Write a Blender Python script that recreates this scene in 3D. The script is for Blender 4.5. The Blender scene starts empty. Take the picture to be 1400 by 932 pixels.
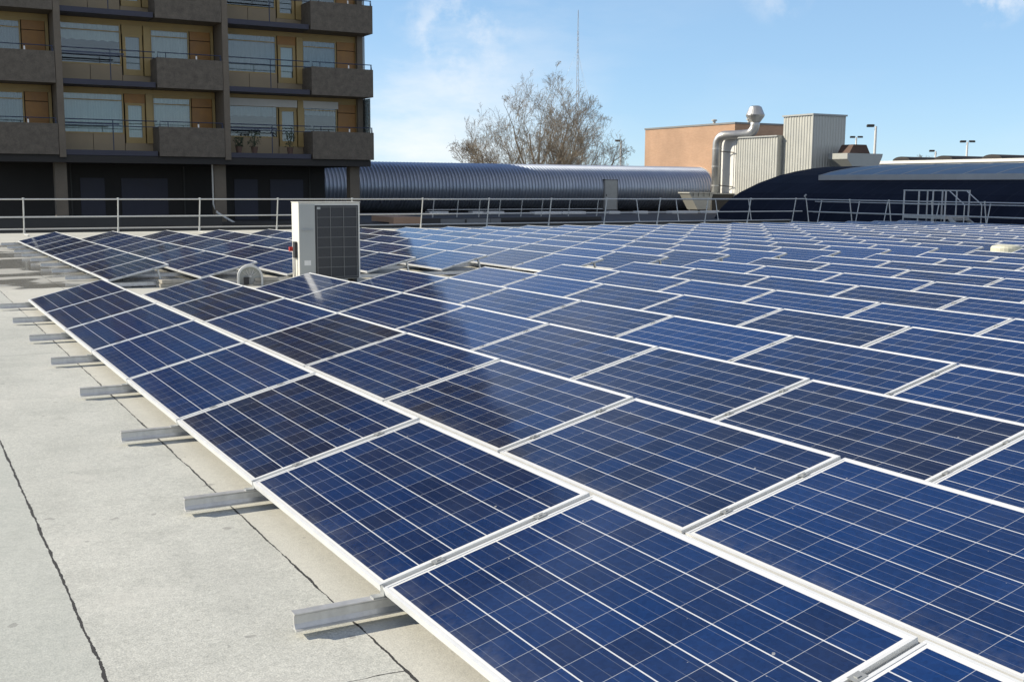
import bpy, bmesh, math, random
from mathutils import Vector, Matrix, Quaternion
S = bpy.context.scene
COL = S.collection
PI = math.pi
R = math.radians

# ------------------------------------------------------------------ camera
CAM = (-1.5113, -15.3701, 1.4624)
YAW, PITCH, ROLL, FPX = 0.50847, -0.13734, 0.0058, 1527.74
cd = bpy.data.cameras.new('camera'); cam = bpy.data.objects.new('camera', cd); COL.objects.link(cam)
_f = Vector((math.sin(YAW)*math.cos(PITCH), math.cos(YAW)*math.cos(PITCH), math.sin(PITCH)))
_r = Vector((math.cos(YAW), -math.sin(YAW), 0)); _u = _r.cross(_f)
_r2 = _r*math.cos(ROLL)+_u*math.sin(ROLL); _u2 = -_r*math.sin(ROLL)+_u*math.cos(ROLL)
M = Matrix((_r2, _u2, -_f)).transposed().to_4x4(); M.translation = CAM
cam.matrix_world = M
cd.sensor_width = 36; cd.lens = 36*FPX/1400; cd.clip_start = 0.05; cd.clip_end = 3000
S.camera = cam

# ------------------------------------------------------------------ light
SUN_EL, SUN_AZ = 30.0, 53.0            # azimuth measured from +Y towards -X
w = bpy.data.worlds.new('World'); S.world = w; w.use_nodes = True
nt = w.node_tree; nt.nodes.clear()
def N(nt, typ, **kw):
    n = nt.nodes.new(typ)
    for k, v in kw.items():
        if k == 'i':
            for a, b in v.items(): n.inputs[a].default_value = b
        else: setattr(n, k, v)
    return n
sky = N(nt, 'ShaderNodeTexSky', sky_type='NISHITA', sun_disc=False)
sky.sun_elevation = R(SUN_EL); sky.sun_rotation = R(-SUN_AZ)
sky.air_density = 0.7; sky.dust_density = 0.05; sky.ozone_density = 3.5
tc = N(nt, 'ShaderNodeTexCoord'); mp = N(nt, 'ShaderNodeMapping'); mp.inputs['Scale'].default_value = (1.6, 1.6, 5.0)
mp.inputs['Location'].default_value = (0.62, 0.1, 0.25)
nz = N(nt, 'ShaderNodeTexNoise', i={'Scale': 2.3, 'Detail': 7.0, 'Roughness': 0.58})
rm = N(nt, 'ShaderNodeValToRGB'); rm.color_ramp.elements[0].position = 0.53; rm.color_ramp.elements[1].position = 0.80
rm.color_ramp.elements[0].color = (0, 0, 0, 1); rm.color_ramp.elements[1].color = (0.75, 0.75, 0.75, 1)
mx = N(nt, 'ShaderNodeMix', data_type='RGBA'); mx.clamp_factor = True; mx.inputs['B'].default_value = (6.6, 6.5, 6.4, 1)
bg = N(nt, 'ShaderNodeBackground', i={'Strength': 0.112}); wo = N(nt, 'ShaderNodeOutputWorld')
L_ = nt.links.new
L_(tc.outputs['Generated'], mp.inputs['Vector']); L_(mp.outputs[0], nz.inputs['Vector']); L_(nz.outputs['Fac'], rm.inputs['Fac'])
def wmath(op, a, b):
    n = N(nt, 'ShaderNodeMath', operation=op)
    for k, x in enumerate((a, b)):
        if isinstance(x, (int, float)): n.inputs[k].default_value = x
        else: L_(x, n.inputs[k])
    return n.outputs[0]
def wsmooth(v, a, b):
    n = N(nt, 'ShaderNodeMapRange', interpolation_type='SMOOTHSTEP'); L_(v, n.inputs['Value']); n.inputs['From Min'].default_value = a; n.inputs['From Max'].default_value = b
    return n.outputs['Result']
sp = N(nt, 'ShaderNodeSeparateXYZ'); L_(tc.outputs['Generated'], sp.inputs[0])
CLOUDS = (((0.7763, 0.6100, 0.1587), 0.9993, 0.99995, 0.55), ((0.6593, 0.7331, 0.1668), 0.9993, 0.99995, 0.25), ((0.4296, 0.8912, 0.1459), 0.9985, 0.9999, 0.20), ((0.4500, 0.8851, 0.1233), 0.9990, 0.99995, 0.16))
side = wmath('SUBTRACT', wmath('MULTIPLY', sp.outputs[0], 0.887), wmath('MULTIPLY', sp.outputs[1], 0.462))
bank = wmath('SUBTRACT', 1.0, wsmooth(side, -0.06, 0.16))          # the cloud bank stands over the apartment side
low = wmath('SUBTRACT', 1.0, wsmooth(sp.outputs[2], 0.02, 0.15))
cf = wmath('ADD', wmath('MULTIPLY', rm.outputs['Color'], wmath('ADD', wmath('MULTIPLY', bank, 0.65), 0.12)), wmath('MULTIPLY', wmath('MULTIPLY', bank, low), wmath('MULTIPLY', wsmooth(nz.outputs['Fac'], 0.3, 0.65), 0.42)))
def spot(d, a, b, amt):
    n = N(nt, 'ShaderNodeVectorMath', operation='DOT_PRODUCT'); L_(tc.outputs['Generated'], n.inputs[0]); n.inputs[1].default_value = d
    return wmath('MULTIPLY', wmath('MULTIPLY', wsmooth(n.outputs['Value'], a, b), wsmooth(nz2.outputs['Fac'], 0.38, 0.62)), amt)
nz2 = N(nt, 'ShaderNodeTexNoise', i={'Scale': 26.0, 'Detail': 6.0, 'Roughness': 0.6}); L_(tc.outputs['Generated'], nz2.inputs['Vector'])
for dv, a, b, amt in CLOUDS: cf = wmath('ADD', cf, spot(dv, a, b, amt))
back = wmath('MULTIPLY', wmath('SUBTRACT', 1.0, wsmooth(sp.outputs[1], -0.45, 0.05)), wsmooth(nz.outputs['Fac'], 0.28, 0.5))      # unseen cloud added behind the photographer as neutral fill for shaded faces
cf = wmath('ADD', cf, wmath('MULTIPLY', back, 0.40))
hs = N(nt, 'ShaderNodeHueSaturation', i={'Saturation': 0.96, 'Value': 1.0}); L_(sky.outputs[0], hs.inputs['Color'])
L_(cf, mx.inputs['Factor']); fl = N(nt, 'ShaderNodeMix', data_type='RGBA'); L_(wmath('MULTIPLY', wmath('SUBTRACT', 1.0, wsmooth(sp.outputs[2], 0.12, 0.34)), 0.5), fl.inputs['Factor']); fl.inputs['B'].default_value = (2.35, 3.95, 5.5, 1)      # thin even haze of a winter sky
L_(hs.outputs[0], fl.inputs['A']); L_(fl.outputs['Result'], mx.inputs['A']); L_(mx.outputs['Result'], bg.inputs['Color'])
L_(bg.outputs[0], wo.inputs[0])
sd = bpy.data.lights.new('sun', 'SUN'); sd.energy = 4.2; sd.angle = R(0.5); sd.color = (1.0, 0.91, 0.75)
so = bpy.data.objects.new('sun', sd); COL.objects.link(so)
sdir = Vector((-math.sin(R(SUN_AZ))*math.cos(R(SUN_EL)), math.cos(R(SUN_AZ))*math.cos(R(SUN_EL)), math.sin(R(SUN_EL))))
so.rotation_euler = sdir.to_track_quat('Z', 'Y').to_euler(); so.location = (-30, 20, 40)
vs = S.view_settings; vs.view_transform = 'Standard'; vs.look = 'None'; vs.exposure = 0.57; vs.gamma = 1.0; vs.use_curve_mapping = False

# ------------------------------------------------------------------ helpers
class MB:
    """collects shapes in one bmesh"""
    def __init__(s): s.b = bmesh.new()
    def box(s, x0, x1, y0, y1, z0, z1):
        v = [s.b.verts.new(p) for p in ((x0,y0,z0),(x1,y0,z0),(x1,y1,z0),(x0,y1,z0),(x0,y0,z1),(x1,y0,z1),(x1,y1,z1),(x0,y1,z1))]
        for f in ((3,2,1,0),(4,5,6,7),(0,1,5,4),(1,2,6,5),(2,3,7,6),(3,0,4,7)): s.b.faces.new([v[i] for i in f])
        return s
    def prism(s, pts, axis, a, b):
        """2D polygon swept along an axis: axis 'x' pts=(y,z); 'y' pts=(x,z); 'z' pts=(x,y)"""
        def P(p, t): return {'x': (t,p[0],p[1]), 'y': (p[0],t,p[1]), 'z': (p[0],p[1],t)}[axis]
        A = [s.b.verts.new(P(p, a)) for p in pts]; B = [s.b.verts.new(P(p, b)) for p in pts]
        n = len(pts)
        for i in range(n): s.b.faces.new((A[i], A[(i+1) % n], B[(i+1) % n], B[i]))
        s.b.faces.new(A[::-1]); s.b.faces.new(B)
        return s
    def tube(s, pts, r, seg=8, caps=True):
        """tube along a polyline; r a number or one per point"""
        pts = [Vector(p) for p in pts]; n = len(pts)
        rr = r if isinstance(r, (list, tuple)) else [r]*n
        rings = []; up = None
        for i in range(n):
            d = (pts[min(i+1, n-1)]-pts[max(i-1, 0)]).normalized()
            if up is None: up = d.orthogonal().normalized()
            else: up = (up - d*up.dot(d)).normalized()
            q = d.cross(up)
            rings.append([s.b.verts.new(pts[i]+(up*math.cos(2*PI*k/seg)+q*math.sin(2*PI*k/seg))*rr[i]) for k in range(seg)])
        for i in range(n-1):
            for k in range(seg):
                s.b.faces.new((rings[i][k], rings[i][(k+1) % seg], rings[i+1][(k+1) % seg], rings[i+1][k]))
        if caps:
            s.b.faces.new(rings[0][::-1]); s.b.faces.new(rings[-1])
        return s
    def lathe(s, prof, c, seg=20):
        """profile of (radius, z) round a vertical axis at c"""
        rings = [[s.b.verts.new((c[0]+r*math.cos(2*PI*k/seg), c[1]+r*math.sin(2*PI*k/seg), c[2]+z)) for k in range(seg)] for r, z in prof]
        for a, b in zip(rings[:-1], rings[1:]):
            for k in range(seg): s.b.faces.new((a[k], a[(k+1) % seg], b[(k+1) % seg], b[k]))
        s.b.faces.new(rings[0][::-1]); s.b.faces.new(rings[-1])
        return s
    def build(s, name, m, parent=None, bevel=0, smooth=False, loc=None):
        bmesh.ops.recalc_face_normals(s.b, faces=s.b.faces[:])
        me = bpy.data.meshes.new(name); s.b.to_mesh(me); s.b.free()
        o = bpy.data.objects.new(name, me); COL.objects.link(o)
        me.materials.append(m)
        if smooth:
            for p in me.polygons: p.use_smooth = True
        if bevel:
            bv = o.modifiers.new('bevel', 'BEVEL'); bv.width = bevel; bv.segments = 2; bv.limit_method = 'ANGLE'
        if parent: o.parent = parent
        if loc: o.location = loc
        return o
def tag(o, label=None, cat=None, group=None, kind=None):
    if label: o['label'] = label
    if cat: o['category'] = cat
    if group: o['group'] = group
    if kind: o['kind'] = kind
    return o
def thing(name, label, cat, loc=(0,0,0), group=None, rz=0):
    o = bpy.data.objects.new(name, None); o.empty_display_size = 0.2; COL.objects.link(o)
    o.location = loc; o.rotation_euler = (0, 0, rz)
    return tag(o, label, cat, group)

# materials -----------------------------------------------------------------
class G:
    """small wrapper for building node graphs"""
    def __init__(s, name):
        s.m = bpy.data.materials.new(name); s.m.use_nodes = True; s.t = s.m.node_tree
        s.p = s.t.nodes['Principled BSDF']; s.out = s.t.nodes['Material Output']
    def n(s, typ, **kw): return N(s.t, typ, **kw)
    def l(s, a, b): s.t.links.new(a, b)
    def v(s, node, i, x):
        if isinstance(x, (int, float)): node.inputs[i].default_value = x
        else: s.l(x, node.inputs[i])
    def math(s, op, a, b=0.0, c=None, clamp=False):
        n = s.n('ShaderNodeMath', operation=op); n.use_clamp = clamp
        s.v(n, 0, a); s.v(n, 1, b)
        if c is not None: s.v(n, 2, c)
        return n.outputs[0]
    def mix(s, f, a, b):
        n = s.n('ShaderNodeMix', data_type='RGBA')
        s.v(n, 'Factor', f)
        for k, x in (('A', a), ('B', b)):
            if isinstance(x, tuple): n.inputs[k].default_value = (*x, 1)
            else: s.l(x, n.inputs[k])
        return n.outputs['Result']
    def noise(s, scale, detail=4, rough=0.5, vec=None, out='Fac'):
        n = s.n('ShaderNodeTexNoise', i={'Scale': scale, 'Detail': detail, 'Roughness': rough})
        if vec is not None: s.l(vec, n.inputs['Vector'])
        return n.outputs[out]
    def ramp(s, f, a, b, ca=(0,0,0), cb=(1,1,1)):
        n = s.n('ShaderNodeValToRGB'); e = n.color_ramp.elements
        e[0].position = a; e[1].position = b; e[0].color = (*ca, 1); e[1].color = (*cb, 1)
        s.l(f, n.inputs['Fac']); return n.outputs['Color']
    def bump(s, h, strength=0.3, dist=0.01):
        n = s.n('ShaderNodeBump', i={'Strength': strength, 'Distance': dist}); s.l(h, n.inputs['Height']); s.l(n.outputs[0], s.p.inputs['Normal'])
    def obj(s): return s.n('ShaderNodeTexCoord').outputs['Object']
    def set(s, **kw):
        for k, x in kw.items():
            k = k.replace('_', ' ')
            if isinstance(x, tuple): s.p.inputs[k].default_value = (*x, 1)
            elif isinstance(x, (int, float)): s.p.inputs[k].default_value = x
            else: s.l(x, s.p.inputs[k])
        return s.m

def worn(name, col, rough=0.6, metal=0.0, var=0.25, scale=3.0, bump=0.0, fine=60.0, spec=0.5):
    g = G(name); o = g.obj()
    a = g.noise(scale, 6, 0.6, o); b = g.noise(fine, 3, 0.6, o)
    f = g.math('ADD', g.math('MULTIPLY', a, 0.65), g.math('MULTIPLY', b, 0.35))
    lo = tuple(c*(1-var) for c in col); hi = tuple(min(1, c*(1+var)) for c in col)
    c = g.ramp(f, 0.32, 0.68, lo, hi)
    if bump: g.bump(b, bump, 0.01)
    rr = g.math('ADD', g.math('MULTIPLY', a, 0.25), rough-0.12)
    return g.set(Base_Color=c, Roughness=rr, Metallic=metal, Specular_IOR_Level=spec)

MT = {}
MT['alu'] = worn('anodised_frame', (0.74, 0.75, 0.74), 0.42, 0.2, 0.05, 8)
MT['channel'] = worn('channel_metal', (0.36, 0.37, 0.36), 0.5, 0.4, 0.12, 10)
MT['galv'] = worn('galvanised_steel', (0.58, 0.575, 0.55), 0.42, 0.5, 0.16, 14, fine=40)
MT['galv_rail'] = worn('galvanised_tube', (0.60, 0.60, 0.57), 0.48, 0.35, 0.12, 9)
MT['concrete_dark'] = worn('exposed_aggregate', (0.120, 0.102, 0.080), 0.85, 0, 0.38, 4.0, 0.7, 18)
MT['concrete_col'] = worn('column_concrete', (0.15, 0.125, 0.095), 0.85, 0, 0.22, 1.2, 0.3, 30)
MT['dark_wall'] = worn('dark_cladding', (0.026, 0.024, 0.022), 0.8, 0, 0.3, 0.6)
MT['plinth'] = worn('plinth_render', (0.055, 0.054, 0.050), 0.8, 0, 0.2, 0.9)
MT['slab_edge'] = worn('slab_edge_paint', (0.035, 0.036, 0.055), 0.6, 0, 0.2, 2)
MT['beige'] = worn('beige_panel', (0.28, 0.215, 0.13), 0.55, 0, 0.1, 1.5)
MT['ochre'] = worn('ochre_frame', (0.33, 0.235, 0.088), 0.5, 0, 0.12, 2)
MT['orange'] = worn('orange_wood', (0.29, 0.14, 0.032), 0.5, 0, 0.22, 2.5)
MT['blue_rail'] = worn('blue_paint', (0.022, 0.033, 0.07), 0.45, 0, 0.2, 5)
MT['white'] = worn('white_paint', (0.74, 0.73, 0.69), 0.5, 0, 0.07, 3)
MT['unit_white'] = worn('unit_enamel', (0.74, 0.72, 0.64), 0.4, 0, 0.06, 2.2)
MT['unit_grey'] = worn('unit_grey', (0.40, 0.41, 0.385), 0.45, 0, 0.06, 2.2)
MT['black'] = worn('black_plastic', (0.022, 0.022, 0.024), 0.5, 0, 0.2, 6)
MT['grille'] = worn('grille_dark', (0.045, 0.046, 0.048), 0.55, 0.1, 0.2, 30)
MT['wire'] = worn('grille_wire', (0.20, 0.20, 0.19), 0.5, 0.2, 0.1, 20)
MT['red'] = worn('red_plastic', (0.5, 0.04, 0.03), 0.45, 0, 0.1, 6)
MT['paver'] = worn('paver_concrete', (0.40, 0.37, 0.31), 0.9, 0, 0.18, 9, 0.4, 70)
MT['bark'] = worn('winter_bark', (0.26, 0.215, 0.155), 0.9, 0, 0.3, 1.2)
MT['asphalt'] = worn('asphalt', (0.05, 0.05, 0.05), 0.9, 0, 0.2, 0.4)
MT['podium'] = worn('bitumen_roof', (0.055, 0.053, 0.05), 0.85, 0, 0.3, 0.5)
MT['cap'] = worn('parapet_cap', (0.50, 0.49, 0.46), 0.6, 0.1, 0.1, 1.0)
MT['cream'] = worn('cream_plastic', (0.62, 0.60, 0.46), 0.5, 0, 0.08, 6)
MT['duct'] = worn('spiral_duct', (0.46, 0.46, 0.445), 0.4, 0.7, 0.12, 3)
MT['clad'] = worn('light_cladding', (0.46, 0.46, 0.42), 0.45, 0.25, 0.06, 0.8)
MT['grey_clad'] = worn('grey_cladding', (0.20, 0.205, 0.205), 0.6, 0.1, 0.12, 0.8)
MT['mast'] = worn('mast_steel', (0.52, 0.55, 0.58), 0.6, 0.1, 0.1, 1)
def barrel_mat():
    g = G('navy_membrane'); o = g.obj(); sp = g.n('ShaderNodeSeparateXYZ'); g.l(o, sp.inputs[0])
    a = g.noise(0.5, 6, 0.65, o)
    c = g.ramp(a, 0.3, 0.72, (0.005, 0.007, 0.015), (0.012, 0.015, 0.028))
    lap = g.math('LESS_THAN', g.math('FRACT', g.math('MULTIPLY', g.math('ADD', sp.outputs[1], g.math('MULTIPLY', a, 0.06)), 0.9)), 0.05)
    c = g.mix(g.math('MULTIPLY', lap, 0.5), c, (0.026, 0.029, 0.042))
    lt = g.math('GREATER_THAN', g.noise(1.6, 5, 0.7, o), 0.68)
    c = g.mix(g.math('MULTIPLY', lt, 0.35), c, (0.04, 0.043, 0.05))
    return g.set(Base_Color=c, Roughness=0.75, Specular_IOR_Level=0.12)
MT['barrel'] = barrel_mat()
MT['leaf'] = worn('balcony_leaf', (0.03, 0.045, 0.02), 0.7, 0, 0.4, 4)
MT['pot'] = worn('terracotta_pot', (0.10, 0.06, 0.045), 0.8, 0, 0.2, 4)
MT['cable'] = worn('cable_sheath', (0.55, 0.53, 0.48), 0.6, 0, 0.1, 6)

def brick_mat(name, c1, c2, mortar):
    g = G(name); o = g.obj(); geo = g.n('ShaderNodeNewGeometry')
    sx = g.n('ShaderNodeSeparateXYZ'); g.l(o, sx.inputs[0])
    cb = g.n('ShaderNodeCombineXYZ'); g.l(g.math('ADD', sx.outputs[0], sx.outputs[1]), cb.inputs[0]); g.l(sx.outputs[2], cb.inputs[1])
    b = g.n('ShaderNodeTexBrick', i={'Scale': 1.0, 'Mortar Size': 0.008, 'Brick Width': 0.22, 'Row Height': 0.065, 'Color1': (*c1, 1), 'Color2': (*c2, 1), 'Mortar': (*mortar, 1)})
    g.l(cb.outputs[0], b.inputs['Vector'])
    st = g.ramp(g.noise(0.35, 6, 0.6, o), 0.35, 0.7, (0.82, 0.82, 0.82), (1.08, 1.08, 1.08))
    m = g.n('ShaderNodeMix', data_type='RGBA', blend_type='MULTIPLY'); m.inputs['Factor'].default_value = 1
    g.l(b.outputs['Color'], m.inputs['A']); g.l(st, m.inputs['B'])
    return g.set(Base_Color=m.outputs['Result'], Roughness=0.85)
MT['brick'] = brick_mat('orange_brick', (0.50, 0.305, 0.195), (0.45, 0.265, 0.165), (0.45, 0.33, 0.23))

def tube_mat():
    g = G('corrugated_zinc'); o = g.obj()
    a = g.noise(0.5, 6, 0.6, o); b = g.noise(6, 4, 0.6, o)
    c = g.ramp(g.math('ADD', g.math('MULTIPLY', a, .6), g.math('MULTIPLY', b, .4)), 0.3, 0.7, (0.36, 0.40, 0.47), (0.48, 0.52, 0.58))
    return g.set(Base_Color=c, Roughness=0.36, Metallic=0.75)
MT['zinc'] = tube_mat()

def roof_mat():
    g = G('grey_mineral_felt'); o = g.obj()
    sp = g.n('ShaderNodeSeparateXYZ'); g.l(o, sp.inputs[0]); x, y = sp.outputs[0], sp.outputs[1]
    fine = g.noise(150, 2, 0.8, o); gran = g.noise(45, 4, 0.8, o); big = g.noise(0.55, 6, 0.62, o); mid = g.noise(3.2, 6, 0.65, o)
    base = g.ramp(big, 0.3, 0.72, (0.47, 0.475, 0.43), (0.59, 0.585, 0.53))
    c = g.mix(g.math('MULTIPLY', g.ramp(mid, 0.5, 0.72), 0.35), base, (0.33, 0.335, 0.30))
    speck = g.math('ADD', g.math('MULTIPLY', fine, 0.6), g.math('MULTIPLY', gran, 0.4))
    m = g.n('ShaderNodeMix', data_type='RGBA', blend_type='MULTIPLY'); m.inputs['Factor'].default_value = 1
    g.l(c, m.inputs['A']); g.l(g.ramp(speck, 0.34, 0.66, (0.60, 0.61, 0.61), (1.22, 1.22, 1.20)), m.inputs['B']); c = m.outputs['Result']
    c = g.mix(g.math('MULTIPLY', g.math('GREATER_THAN', x, -0.10), 0.45), c, (0.58, 0.555, 0.475))
    c = g.mix(g.math('MULTIPLY', g.math('LESS_THAN', x, -0.98), 0.35), c, (0.40, 0.425, 0.385))
    blot = g.ramp(g.noise(1.3, 7, 0.7, o), 0.56, 0.70)
    c = g.mix(g.math('MULTIPLY', blot, 0.42), c, (0.63, 0.615, 0.55))
    stn = g.n('ShaderNodeMapping'); stn.inputs['Scale'].default_value = (3.0, 0.7, 1); g.l(o, stn.inputs['Vector'])
    c = g.mix(g.math('MULTIPLY', g.ramp(g.noise(1.1, 6, 0.7, stn.outputs[0]), 0.52, 0.72), 0.30), c, (0.34, 0.34, 0.31))
    # seams every ~0.88 m running along the rows, with bleeding bitumen of uneven width
    wob = g.math('MULTIPLY', g.math('SUBTRACT', g.noise(4.5, 5, 0.7, o), 0.5), 0.03)
    xs = g.math('ADD', x, wob)
    wv = g.math('ADD', g.math('MULTIPLY', g.noise(3.6, 6, 0.8, o), 0.026), -0.0085)
    def seam(x0, scale=1.0):
        d = g.math('ABSOLUTE', g.math('SUBTRACT', xs, x0))
        return g.math('LESS_THAN', d, g.math('MULTIPLY', wv, scale))
    sm = g.math('MAXIMUM', seam(-0.98, 1.15), seam(-0.10, 0.95))
    for x0 in (-1.86, -2.74, -3.62, -4.5, 0.78): sm = g.math('MAXIMUM', sm, seam(x0, 0.8))
    # cross laps
    ys = g.math('ADD', y, g.math('MULTIPLY', g.math('SUBTRACT', g.noise(4.5, 4, 0.6, o), 0.5), 0.06))
    for y0, xa, xb in ((-12.13, -0.34, -0.1), (-4.1, -0.98, -0.1), (3.0, -1.9, -0.1), (9.6, -0.98, 1.4)):
        d = g.math('LESS_THAN', g.math('ABSOLUTE', g.math('SUBTRACT', ys, y0)), g.math('MULTIPLY', wv, 0.6))
        d = g.math('MULTIPLY', d, g.math('MULTIPLY', g.math('GREATER_THAN', x, xa), g.math('LESS_THAN', x, xb)))
        sm = g.math('MAXIMUM', sm, d)
    # small dark scuffs
    sc = g.math('MULTIPLY', g.math('GREATER_THAN', g.noise(7, 3, 0.5, o), 0.72), 0.5)
    # ponding water: damp patch with wet strips
    def smooth(v, a, b):
        n = g.n('ShaderNodeMapRange', interpolation_type='SMOOTHSTEP'); g.l(v, n.inputs['Value'])
        n.inputs['From Min'].default_value = a; n.inputs['From Max'].default_value = b; return n.outputs['Result']
    mpn = g.n('ShaderNodeMapping'); mpn.inputs['Scale'].default_value = (0.55, 0.9, 1); g.l(o, mpn.inputs['Vector'])
    pn = g.noise(0.9, 3, 0.5, mpn.outputs[0])
    yy = g.math('ADD', y, g.math('MULTIPLY', g.math('SUBTRACT', pn, 0.5), 5.0))
    damp = g.math('MULTIPLY', smooth(yy, 2.9, 3.2), g.math('SUBTRACT', 1.0, smooth(yy, 15.5, 18.5)))
    damp = g.math('MULTIPLY', damp, g.math('LESS_THAN', x, 4.2))
    wet = g.math('MULTIPLY', damp, smooth(pn, 0.44, 0.50))
    c = g.mix(g.math('MULTIPLY', damp, 0.45), c, (0.20, 0.195, 0.175))
    c = g.mix(g.math('MULTIPLY', wet, 0.4), c, (0.16, 0.155, 0.14))
    c = g.mix(sc, c, (0.2, 0.195, 0.18)); c = g.mix(sm, c, (0.035, 0.034, 0.033))
    rough = g.math('SUBTRACT', 0.92, g.math('MULTIPLY', wet, 0.78))
    bp = g.n('ShaderNodeBump', i={'Distance': 0.004}); g.l(speck, bp.inputs['Height'])
    g.l(g.math('MULTIPLY', g.math('SUBTRACT', 1.0, wet), 0.55), bp.inputs['Strength']); g.l(bp.outputs[0], g.p.inputs['Normal'])
    return g.set(Base_Color=c, Roughness=rough)
MT['roof'] = roof_mat()

def cell_mat():
    g = G('polycrystalline_cells'); tcn = g.n('ShaderNodeTexCoord')
    sp = g.n('ShaderNodeSeparateXYZ'); g.l(tcn.outputs['UV'], sp.inputs[0]); u, v = sp.outputs[0], sp.outputs[1]
    fu, fv = g.math('FLOOR', u), g.math('FLOOR', v)
    oi = g.n('ShaderNodeObjectInfo').outputs['Random']
    cid = g.n('ShaderNodeCombineXYZ'); g.l(fu, cid.inputs[0]); g.l(fv, cid.inputs[1]); g.l(g.math('MULTIPLY', oi, 971.0), cid.inputs[2])
    wn = g.n('ShaderNodeTexWhiteNoise', noise_dimensions='3D'); g.l(cid.outputs[0], wn.inputs['Vector'])
    # crystal flakes
    uvo = g.n('ShaderNodeVectorMath', operation='ADD'); g.l(tcn.outputs['UV'], uvo.inputs[0]); g.l(cid.outputs[0], uvo.inputs[1])
    vo = g.n('ShaderNodeTexVoronoi', i={'Scale': 11.0}); g.l(uvo.outputs[0], vo.inputs['Vector'])
    vs_ = g.n('ShaderNodeSeparateColor'); g.l(vo.outputs['Color'], vs_.inputs[0])
    pan = g.n('ShaderNodeTexWhiteNoise', noise_dimensions='1D'); g.l(g.math('MULTIPLY', oi, 53.0), pan.inputs['W'])
    tone = g.math('ADD', g.math('MULTIPLY', wn.outputs['Value'], 0.30), g.math('MULTIPLY', pan.outputs['Value'], 0.55))
    col = g.n('ShaderNodeValToRGB'); e = col.color_ramp.elements
    e[0].position = 0.12; e[0].color = (0.009, 0.016, 0.046, 1); e[1].position = 0.9; e[1].color = (0.006, 0.034, 0.135, 1)
    k = e.new(0.42); k.color = (0.007, 0.025, 0.092, 1)
    g.l(tone, col.inputs['Fac'])
    fl = g.n('ShaderNodeMix', data_type='RGBA', blend_type='MULTIPLY'); fl.inputs['Factor'].default_value = 1
    g.l(col.outputs['Color'], fl.inputs['A']); g.l(g.ramp(vs_.outputs[0], 0.0, 1.0, (0.88, 0.88, 0.89), (1.12, 1.12, 1.11)), fl.inputs['B'])
    c = fl.outputs['Result']
    def edge(f): return g.math('MINIMUM', f, g.math('SUBTRACT', 1.0, f))
    du, dv = edge(g.math('FRACT', u)), edge(g.math('FRACT', v))
    # bus bars along the row
    b3 = g.math('FRACT', g.math('MULTIPLY', v, 3.0)); bb = g.math('LESS_THAN', g.math('ABSOLUTE', g.math('SUBTRACT', b3, 0.5)), 0.020)
    c = g.mix(g.math('MULTIPLY', bb, 0.22), c, (0.36, 0.38, 0.42))
    c = g.mix(g.math('MULTIPLY', g.math('LESS_THAN', du, 0.0075), 0.55), c, (0.60, 0.62, 0.64))
    c = g.mix(g.math('MULTIPLY', g.math('LESS_THAN', dv, 0.0165), 0.88), c, (0.68, 0.69, 0.69))
    out = g.math('MAXIMUM', g.math('MAXIMUM', g.math('LESS_THAN', u, 0.0), g.math('GREATER_THAN', u, 10.0)), g.math('MAXIMUM', g.math('LESS_THAN', v, 0.0), g.math('GREATER_THAN', v, 6.0)))
    c = g.mix(out, c, (0.74, 0.74, 0.72))
    # dust and drip marks
    ob = tcn.outputs['Object']; dn = g.noise(2.2, 6, 0.65, ob)
    spots = g.math('GREATER_THAN', g.noise(26, 2, 0.4, ob), 0.775)
    c = g.mix(g.math('MULTIPLY', g.ramp(dn, 0.35, 0.8), 0.03), c, (0.45, 0.45, 0.42))
    c = g.mix(g.math('MULTIPLY', spots, 0.5), c, (0.5, 0.5, 0.47))
    low = g.math('MULTIPLY', g.ramp(g.math('MULTIPLY', v, 0.1667), 0.0, 0.14, (1,1,1), (0,0,0)), g.ramp(g.noise(9, 5, 0.7, ob), 0.38, 0.7))
    c = g.mix(g.math('MULTIPLY', low, 0.12), c, (0.42, 0.40, 0.35))
    ro = g.math('ADD', 0.045, g.math('MULTIPLY', dn, 0.09))
    return g.set(Base_Color=c, Roughness=ro, IOR=1.45, Specular_IOR_Level=0.42)
MT['cells'] = cell_mat()

def glass_mat():
    g = G('window_glass'); t = g.n('ShaderNodeBsdfTransparent'); t.inputs[0].default_value = (0.80, 0.85, 0.85, 1)
    gl = g.n('ShaderNodeBsdfGlossy'); gl.inputs['Roughness'].default_value = 0.03
    fr = g.n('ShaderNodeFresnel'); fr.inputs[0].default_value = 1.5
    f = g.math('ADD', g.math('MULTIPLY', fr.outputs[0], 0.9), 0.05)
    mxs = g.n('ShaderNodeMixShader'); g.l(f, mxs.inputs[0]); g.l(t.outputs[0], mxs.inputs[1]); g.l(gl.outputs[0], mxs.inputs[2])
    g.l(mxs.outputs[0], g.out.inputs[0]); return g.m
MT['glass'] = glass_mat()
def curtain_mat(name, col):
    g = G(name); o = g.obj()
    wv = g.n('ShaderNodeTexWave', wave_type='BANDS', bands_direction='X', i={'Scale': 3.0, 'Distortion': 2.5, 'Detail': 2.0}); g.l(o, wv.inputs['Vector'])
    return g.set(Base_Color=g.ramp(wv.outputs['Fac'], 0, 1, tuple(c*0.9 for c in col), col), Roughness=0.9)
MT['curtain'] = curtain_mat('net_curtain', (0.60, 0.62, 0.58))
MT['curtain_grey'] = curtain_mat('grey_curtain', (0.30, 0.33, 0.34))
def skylight_mat():
    g = G('polycarbonate'); o = g.obj(); a = g.noise(0.8, 5, 0.6, o)
    return g.set(Base_Color=g.ramp(a, 0.3, 0.7, (0.15, 0.225, 0.29), (0.20, 0.275, 0.34)), Roughness=0.5, Specular_IOR_Level=0.3)
MT['poly'] = skylight_mat()

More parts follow.
